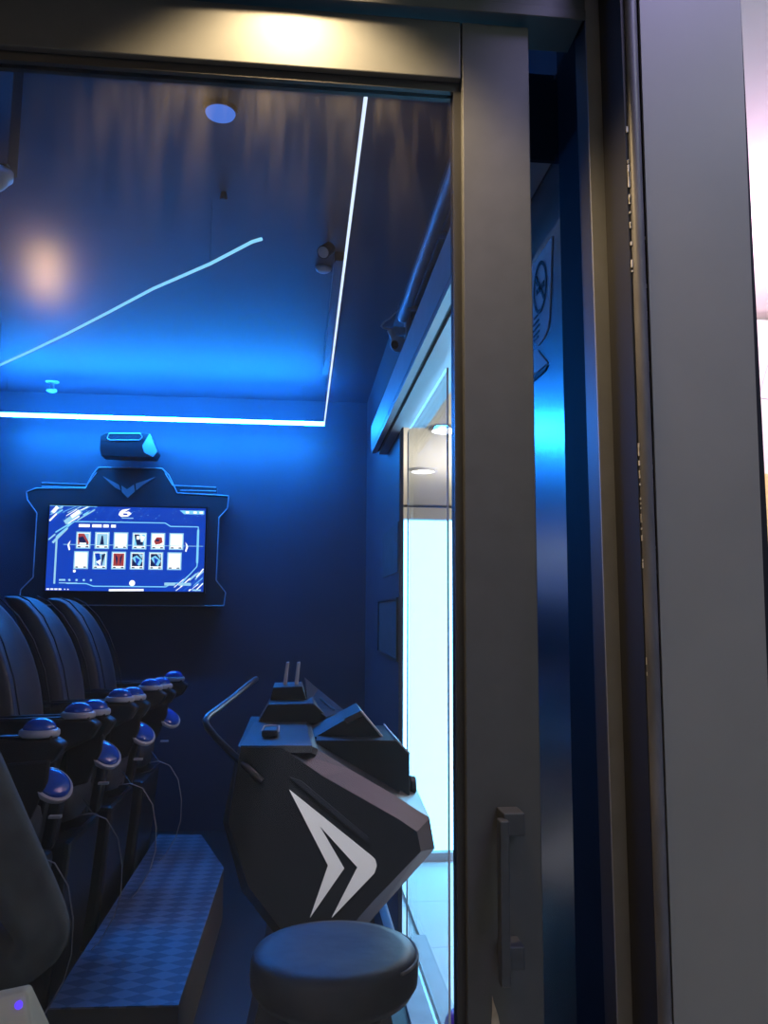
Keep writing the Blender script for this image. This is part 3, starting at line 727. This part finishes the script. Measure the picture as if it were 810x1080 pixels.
# ------------------------------------------------------------------ console
CYF = 2.5
t = thing('control_console', (.1, 2.95, .006), 'black angular control console with white double arrow mark on its side', 'console')
inner = [(254, 788), (297, 788), (340, 818), (421, 864), (440, 877), (444, 898), (392, 952), (372, 975), (300, 985), (262, 935), (241, 868)]
outer = [(251, 787), (330, 788), (372, 813), (418, 840), (453, 863), (458.5, 895), (398, 963), (379, 986), (296, 993), (255, 940), (235, 866)]
IN = [at(x, y, Y=CYF) for x, y in inner]; OU = [at(x, y, Y=CYF + .07) for x, y in outer]
cen = sum(IN, Vector()) / len(IN)
bm = MB()
ins = [p.lerp(cen, .0) for p in IN]
bm.loft([ins, OU], cap=False); bm._face([bm.bm.verts.new(p) for p in reversed(ins)])
bmesh.ops.remove_doubles(bm.bm, verts=bm.bm.verts, dist=1e-5)
obj('side_panel', bm, M['console_edge'], t)
obj('side_inset', MB().prism([p.lerp(cen, .004) + Vector((0, -.003, 0)) for p in IN], (0, .01, 0)), M['console'], t)
obj('body', MB().prism([p + Vector((0, .001, 0)) for p in OU], (0, .72, 0)), M['console'], t)
obj('plinth', MB().prism([(-.16, CYF + .12, .006), (.36, CYF + .12, .006), (.24, CYF + .12, .62), (-.04, CYF + .12, .62)], (0, .6, 0)), M['console'], t)
ar = [(305, 833), (392, 903), (396, 907), (397.5, 913), (395, 921), (350, 968), (377, 915), (337, 871), (363, 916), (327, 968), (346, 913)]
obj('double_arrow', MB().prism([at(x, y, Y=CYF - .008) for x, y in ar], (0, .006, 0)), M['mark_white'], t, label='white double arrow mark')
obj('trim_bar', MB().prism([at(x, y, Y=CYF - .012) for x, y in ((306, 820), (318, 824), (388, 883), (390, 889), (384, 886))], (0, .01, 0)), M['console_edge'], t)
# top deck
zt = .5 * (at(254, 787, Y=CYF + .0).z + at(328, 787, Y=CYF).z)
dk = [at(254, 787, Z=zt), at(329, 787, Z=zt), at(322, 762, Z=zt), at(268, 762, Z=zt)]
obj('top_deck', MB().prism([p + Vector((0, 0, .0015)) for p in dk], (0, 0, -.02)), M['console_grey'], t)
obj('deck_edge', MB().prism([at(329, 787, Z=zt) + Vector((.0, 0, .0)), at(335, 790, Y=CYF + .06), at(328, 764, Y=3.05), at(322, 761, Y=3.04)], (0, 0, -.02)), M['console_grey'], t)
# tiers
obj('tier', MB().prism([at(x, y, Y=3.05) for x, y in ((283, 743), (331, 742), (349, 759), (346, 764), (271, 764))], (0, .26, 0)), M['console'], t, bevel=.003)
obj('tier', MB().prism([at(x, y, Y=3.20) for x, y in ((288, 725), (319, 724), (324, 741), (324, 746), (283, 746))], (0, .22, 0)), M['console'], t, bevel=.003)
for (xa, ya, xb, yb) in ((304, 698, 300, 725), (315.5, 698, 312, 725)):
    q = [at(xa - 2.2, ya + 1, Y=3.30), at(xa + 1.2, ya, Y=3.30), at(xb + 2, yb + 3, Y=3.30), at(xb - 2.5, yb + 3, Y=3.30)]
    obj('upright_blade', MB().prism(q, (0, .03, 0)), M['white_plastic'], t, bevel=.002, label='pale upright blade')
cp = [at(321, 714, Y=3.55), at(325, 743, Y=3.12), at(344, 756, Y=3.02), at(363, 749, Y=3.12), at(336, 727, Y=3.5)]
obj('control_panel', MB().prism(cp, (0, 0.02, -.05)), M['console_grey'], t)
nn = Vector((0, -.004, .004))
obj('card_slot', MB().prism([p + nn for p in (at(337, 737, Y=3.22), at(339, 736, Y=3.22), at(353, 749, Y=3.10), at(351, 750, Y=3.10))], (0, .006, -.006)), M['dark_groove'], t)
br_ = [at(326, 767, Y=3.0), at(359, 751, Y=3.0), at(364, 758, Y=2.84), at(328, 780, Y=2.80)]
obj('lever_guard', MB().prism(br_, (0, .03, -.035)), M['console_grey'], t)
mid = [at(x, y, Y=2.80) for x, y in ((364, 759), (381, 750), (405, 779), (405, 788), (330, 788), (328, 780))]
obj('mid_box', MB().prism(mid, (0, .25, 0)), M['console'], t)
obj('mid_box_top', MB().prism([at(363, 758, Y=2.795), at(381, 749.5, Y=2.795), at(382, 755.5, Y=2.79), at(366, 763, Y=2.79)], (0, .02, -.01)), M['console_grey'], t)
obj('mid_box_lit_edge', MB().tube([at(381, 750, Y=2.795), at(404, 778, Y=2.795)], .004, 8), M['mark_white'], t)  # pale tube paints the light along the top edge
big = [at(x, y, Y=2.70) for x, y in ((334, 781), (419, 781), (432, 795), (432, 846), (424, 846), (338, 800))]
obj('equipment_box', MB().prism(big, (0, .36, 0)), M['console'], t, bevel=.002)
obj('box_lit_edge', MB().tube([at(405, 764, Y=3.06), at(418, 780, Y=2.70), at(432, 795, Y=2.70)], .003, 8), M['conduit'], t)  # light on the chamfer painted as a pale tube
k0 = at(433, 829, Y=2.78)
obj('side_knob', MB().lathe([(0, 0), (.028, 0), (.03, .006), (.026, .022), (0, .024)], (k0.x - .003, 2.80, k0.z), (1, 0, 0), 28), M['console'], t, smooth=False)
# top ledge right of the box
lg = [at(418, 842, Y=CYF + .07), at(453, 863, Y=CYF + .07), at(436, 825, Y=2.95), at(430, 820, Y=2.95)]
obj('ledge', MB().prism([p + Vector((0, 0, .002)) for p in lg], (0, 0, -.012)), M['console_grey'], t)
# device lying on the deck
c = at(285, 777, Z=zt)
g = thing('hand_remote', (c.x, c.y, zt + .002), 'small black remote with a white edge lying on the console top', 'remote')
w_ = .026
obj('remote_body', MB().prism([(c.x - w_, c.y - .04, zt + .003), (c.x + w_ * .9, c.y - .045, zt + .003), (c.x + w_ * 1.1, c.y + .05, zt + .003), (c.x - w_ * .8, c.y + .045, zt + .003)], (0, 0, .022)), M['seat_shell'], g, bevel=.006)
obj('white_edge', MB().tube([(c.x - w_, c.y - .02, zt + .022), (c.x - w_ * .8, c.y + .04, zt + .028), (c.x, c.y + .05, zt + .029), (c.x + w_, c.y + .048, zt + .027), (c.x + w_ * 1.02, c.y - .03, zt + .02)], .0024, 8), M['mark_white'], g, smooth=True)
# bent grab rail on its left side
rp = [(270, 716, 3.25), (262, 722, 3.15), (245, 736, 2.95), (228, 749, 2.76), (220, 755, 2.68), (216.5, 760, 2.65), (219, 767, 2.62), (228, 778, 2.58), (245, 795, 2.53), (262, 811, 2.49), (276, 824, 2.49)]
obj('grab_rail', MB().tube([at(x, y, Y=q_) for x, y, q_ in rp], .0105, 14), M['dark_metal'], t, smooth=True, label='bent dark metal grab rail')

# added spotlight, out of view above the door, to brighten the mark
CS, CT = Vector((.12, 1.42, 2.86)), at(355, 905, Y=CYF)
g = thing('spotlight', CS, 'added unseen black spotlight under the ceiling just inside the glass door, aimed at the console', 'spotlight')
ax = (CT - CS).normalized()
obj('lamp_can', MB().lathe([(.026, -.005), (.03, -.005), (.03, .0), (.03, -.09), (.026, -.09)], CS, ax, 24), M['frame_black'], g)
obj('stem', MB().tube([CS - ax * .08, (CS.x, CS.y - .03, CEIL)], .006, 8), M['frame_black'], g)

# ------------------------------------------------------------------ stool
SY = 1.80
c = at(353, 1003, Y=SY); rS = .5 * (at(441, 1005, Y=SY).x - at(266, 1005, Y=SY).x)
t = thing('bar_stool', (c.x, SY, .006), 'round black vinyl bar stool with worn edge in front of the console', 'stool')
zs = c.z
obj('seat', MB().lathe([(0, -.075), (rS * .93, -.075), (rS, -.055), (rS * 1.01, -.03), (rS * .995, -.008), (rS * .96, .003), (rS * .8, .008), (rS * .4, .006), (0, .004)], (c.x, SY, zs), n=56), M['vinyl'], t, smooth=True)
obj('seat_piping', MB().tube([(c.x + rS * .995 * math.cos(a), SY + rS * .995 * math.sin(a), zs - .004 + .002 * math.sin(5 * a)) for a in [-.75 + 1.7 * i / 24 for i in range(25)]], .0035, 8), M['piping'], t, smooth=True, label='worn tan edge of the seat')
obj('post', MB().tube([(c.x, SY, zs - .074), (c.x, SY, .05)], .016, 20), M['chrome'], t, smooth=True)
for k_ in range(4):
    a = PI / 4 + k_ * PI / 2
    obj('leg', MB().tube([(c.x + .11 * math.cos(a), SY + .11 * math.sin(a), zs - .076), (c.x + .12 * math.cos(a), SY + .12 * math.sin(a), .45), (c.x + .17 * math.cos(a), SY + .17 * math.sin(a), .008)], .011, 12), M['dark_metal'], t, smooth=True)
obj('foot_ring', MB().tube([(c.x + .135 * math.cos(a), SY + .135 * math.sin(a), .30) for a in [2 * PI * i / 32 for i in range(33)]], .009, 10), M['chrome'], t, smooth=True)

# ------------------------------------------------------------------ person whose elbow shows at the lower left
def skinned(name, joints, edges, root, mt, parent, subs=2):
    me = bpy.data.meshes.new(name); off = world_loc(parent)
    me.from_pydata([Vector(j[0]) - off for j in joints], edges, []); me.update()
    o = bpy.data.objects.new(name, me); COL.objects.link(o)
    md = o.modifiers.new('skin', 'SKIN'); md.use_smooth_shade = True
    sv = me.skin_vertices[0] if me.skin_vertices else None
    if sv is None:
        bpy.context.view_layer.objects.active = o; sv = me.skin_vertices[0]
    for i, j in enumerate(joints):
        r = j[1]; sv.data[i].radius = r if isinstance(r, tuple) else (r, r); sv.data[i].use_root = (i == root)
    s_ = o.modifiers.new('subsurf', 'SUBSURF'); s_.levels = subs; s_.render_levels = subs
    dg = bpy.context.evaluated_depsgraph_get()
    nm = bpy.data.meshes.new_from_object(o.evaluated_get(dg))
    bpy.data.objects.remove(o)
    nm.name = name; nm.materials.clear(); nm.materials.append(mt)
    for p in nm.polygons: p.use_smooth = True
    o = bpy.data.objects.new(name, nm); COL.objects.link(o); o.parent = parent
    return o
EB = at(61, 990, Y=1.32)               # elbow
PXc, PYc = EB.x - .40, 1.36
per = thing('person', (PXc, PYc, .006), 'person in dark grey jacket and cream trousers, elbow out, at the lower left', 'person')
def W(x, y, z): return Vector((PXc + x, PYc + y, z))
def chain(pts): return pts
elb = EB + Vector((-.012, 0, 0)) - Vector((PXc, PYc, 0))
J = [(W(0, 0, .95), .12), (W(0, .0, 1.12), .115), (W(0, .01, 1.28), .13), (W(0, .0, 1.40), .10), (W(0, 0, 1.47), .055), (W(0, .02, 1.54), .052), (W(0, .02, 1.60), .085), (W(0, .015, 1.68), .083),
     (W(.15, 0, 1.38), .055), (W(elb.x - .01, elb.y, elb.z), .026), (W(elb.x * .80, elb.y * .5 + .045, elb.z - .045), .024), (W(.19, .08, .925), .022),
     (W(-.15, 0, 1.38), .055), (W(-.21, -.01, 1.10), .040), (W(-.22, .04, .86), .028), (W(-.22, .05, .80), .03),
     (W(.09, 0, .88), .085), (W(.10, .01, .50), .055), (W(.10, -.01, .10), .038), (W(.10, .08, .035), .032),
     (W(-.09, 0, .88), .085), (W(-.10, .01, .50), .055), (W(-.10, -.01, .10), .038), (W(-.10, .08, .035), .032)]
E = [(0, 1), (1, 2), (2, 3), (3, 4), (4, 5), (5, 6), (6, 7), (3, 8), (8, 9), (9, 10), (10, 11), (3, 12), (12, 13), (13, 14), (14, 15), (0, 16), (16, 17), (17, 18), (18, 19), (0, 20), (20, 21), (21, 22), (22, 23)]
# fingers of the hanging hand
hx, hz = -.22, .77
for k_, (dy, ln) in enumerate(((.085, .065), (.062, .075), (.04, .07), (.02, .055))):
    b0_ = len(J); J.append((W(hx, dy - .01, hz + .005), .011)); J.append((W(hx + .006, dy, hz - ln * .55), .0095)); J.append((W(hx + .018, dy, hz - ln), .008))
    E += [(15, b0_), (b0_, b0_ + 1), (b0_ + 1, b0_ + 2)]
b0_ = len(J); J.append((W(hx + .02, .09, .805), .011)); J.append((W(hx + .035, .11, .765), .009)); E += [(15, b0_), (b0_, b0_ + 1)]
body = skinned('body', J, E, 0, M['skin'], per)
# jacket: torso and both sleeves
JJ = [(W(0, 0, .90), (.20, .165)), (W(0, 0, 1.08), (.175, .15)), (W(0, .01, 1.27), (.18, .145)), (W(0, 0, 1.40), (.13, .11)), (W(0, 0, 1.455), .07),
      (W(.16, 0, 1.385), .075), (W((.16 + elb.x) / 2 - .005, elb.y / 2, (1.385 + elb.z) / 2), .062), (W(elb.x, elb.y, elb.z), .042), (W(elb.x * .80, elb.y * .5 + .045, elb.z - .045), .056), (W(.19, .08, .925), .052),
      (W(-.16, 0, 1.385), .075), (W(-.21, -.01, 1.10), .062), (W(-.22, .035, .89), .05)]
EE = [(0, 1), (1, 2), (2, 3), (3, 4), (3, 5), (5, 6), (6, 7), (7, 8), (8, 9), (3, 10), (10, 11), (11, 12)]
skinned('jacket', JJ, EE, 0, M['fabric'], per)
TT = [(W(.01, 0, .95), (.185, .15)), (W(.10, 0, .86), .112), (W(.11, .01, .50), .082), (W(.11, -.01, .10), .07), (W(-.08, 0, .86), .108), (W(-.10, .01, .50), .082), (W(-.10, -.01, .10), .07)]
skinned('trousers', TT, [(0, 1), (1, 2), (2, 3), (0, 4), (4, 5), (5, 6)], 0, M['cream'], per)
for s in (-.10, .10):
    bm = MB(); bm.loft([[(PXc + s + w * cx_, PYc + y, .008 + h * cz) for cx_, cz in ((-1, 0), (1, 0), (1, .6), (.5, 1), (-.5, 1), (-1, .6))] for y, w, h in ((-.10, .03, .06), (-.07, .042, .09), (.02, .045, .10), (.10, .05, .06), (.17, .042, .04), (.195, .02, .02))])
    obj('shoe', bm, M['shoe'], per, smooth=True, subsurf=1)
bm = MB(); bmesh.ops.create_uvsphere(bm.bm, u_segments=24, v_segments=16, radius=1)
for v in bm.bm.verts:
    cut = v.co.y > .35 and v.co.z < .35
    v.co = Vector((v.co.x * .098, (.25 if cut and v.co.y > .25 else v.co.y) * .108, (max(v.co.z, -.75)) * .115)) + W(0, .005, 1.655)
obj('hair', bm, M['hair'], per, smooth=True)
for s in (-1, 1):
    bm = MB(); bmesh.ops.create_uvsphere(bm.bm, u_segments=12, v_segments=8, radius=.012); bmesh.ops.translate(bm.bm, verts=bm.bm.verts, vec=W(s * .03, .092, 1.635))
    obj('eye', bm, M['eye_white'], per, smooth=True)
    obj('ear', MB().lathe([(0, -.008), (.02, -.006), (.026, 0), (.018, .006), (0, .004)], W(s * .087, .01, 1.62), (s, -.2, 0), 16), M['skin'], per, smooth=True)
obj('nose', MB().loft([[W(-.006, .095, 1.64), W(.006, .095, 1.64), W(0, .10, 1.645)], [W(-.015, .095, 1.60), W(.015, .095, 1.60), W(0, .125, 1.602)], [W(-.008, .09, 1.592), W(.008, .09, 1.592), W(0, .10, 1.59)]]), M['skin'], per, smooth=True)
obj('mouth', MB().tube([W(-.024, .093, 1.573), W(-.01, .1, 1.576), W(.01, .1, 1.576), W(.024, .093, 1.573)], [.003, .006, .006, .003], 8), M['lip'], per, smooth=True)
# cream bag hanging from the bent arm
b0 = at(28, 1044, Y=1.15)
t = thing('tote_bag', (b0.x - .15, 1.16, .5), 'cream cloth bag hanging from the bent arm of the person in dark grey', 'bag')
def BG(x, y, z): return (b0.x + x, 1.16 + y, b0.z + z)
obj('bag_body', MB().loft([[BG(-.30, -.045, -.42), BG(.045, -.045, -.42), BG(.05, .045, -.42), BG(-.30, .045, -.42)], [BG(-.31, -.06, -.25), BG(.05, -.06, -.25), BG(.055, .06, -.25), BG(-.31, .06, -.25)], [BG(-.29, -.035, -.06), BG(.018, -.035, -.06), BG(.02, .035, -.06), BG(-.29, .035, -.06)], [BG(-.25, -.015, -.045), BG(.0, -.012, -.0), BG(.0, .012, -.0), BG(-.25, .015, -.045)]]), M['cream'], t, bevel=.006)
obj('bag_handle', MB().tube([BG(-.20, 0, -.05), BG(-.19, .04, .04), BG(-.165, .13, .085), BG(-.13, .04, .05), BG(-.05, 0, -.02)], .008, 8), M['cream'], t, smooth=True)
obj('violet_glint', MB().lathe([(0, -.003), (.0045, -.003), (.005, .002), (0, .005)], BG(-.006, -.018, -.014), (.1, -1, .1), 16), M['glint_glow'], t, label='small violet dot imitating a reflected light on the bag corner')  # glowing dot stands in for a violet reflection

# ------------------------------------------------------------------ lights
def area(name, loc, size, power, col, rot=(0, 0, 0), sy=None):
    l = bpy.data.lights.new(name, 'AREA'); l.energy = power; l.color = col; l.size = size
    if sy: l.shape = 'RECTANGLE'; l.size_y = sy
    o = bpy.data.objects.new(name, l); COL.objects.link(o); o.location = loc; o.rotation_euler = rot
    return o
sp_ = bpy.data.lights.new('door_downlight', 'SPOT'); sp_.energy = 36; sp_.color = (1, .70, .36); sp_.spot_size = math.radians(114); sp_.spot_blend = .45; sp_.shadow_soft_size = .03
o = bpy.data.objects.new('door_downlight', sp_); COL.objects.link(o); o.location = (lp.x, .87, 2.405)
area('mall_fill', (3.6, 7.5, 3.0), 2.5, 190, (1, .95, .88))
area('mall_fill', (3.0, 2.7, 2.95), .8, 40, (1, .80, .92), (math.radians(58), 0, math.radians(8)))  # added light tilted at the shopfront to brighten it
area('mall_fill', (1.7, -2.4, 3.0), 1.4, 15, (.74, .92, 1))  # added cool light from the front, offsets the warm cast on the frame
area('mall_fill', (.72, .55, 3.0), .35, 15, (.52, .45, 1))  # added violet light close by, tints the top of the right panel
area('mall_fill', (1.0, .1, 2.75), .3, 4, (.85, 1, .8))  # added greenish light for the middle of the right panel

area('mall_fill', (1.95, 3.0, 2.5), .5, 22, (1, .58, .88), (PI, 0, 0))  # added upward light without a fixture, turns the ceiling pink
area('mall_fill', (2.4, 8.2, 2.2), 1.8, 60, (1, .92, .80), (PI, 0, 0))  # added upward light without a fixture, lifts the far mall ceiling
sl = bpy.data.lights.new('console_fill_spot', 'SPOT'); sl.energy = 190; sl.color = (.95, .95, 1); sl.spot_size = math.radians(15); sl.spot_blend = .5; sl.shadow_soft_size = .03  # added narrow spot that raises the brightness of the arrow mark
o = bpy.data.objects.new('console_fill_spot', sl); COL.objects.link(o); o.location = CS; o.rotation_euler = (CT - CS).to_track_quat('-Z', 'Y').to_euler()
wd = bpy.data.worlds.new('world'); S.world = wd; wd.use_nodes = True
wd.node_tree.nodes['Background'].inputs[0].default_value = (.5, .5, .5, 1); wd.node_tree.nodes['Background'].inputs[1].default_value = .01
S.view_settings.view_transform = 'Standard'; S.view_settings.look = 'None'; S.view_settings.exposure = 0; S.view_settings.gamma = 1
S.view_settings.use_curve_mapping = False
S.cycles.max_bounces = 8; S.cycles.transparent_max_bounces = 12; S.cycles.sample_clamp_indirect = 4
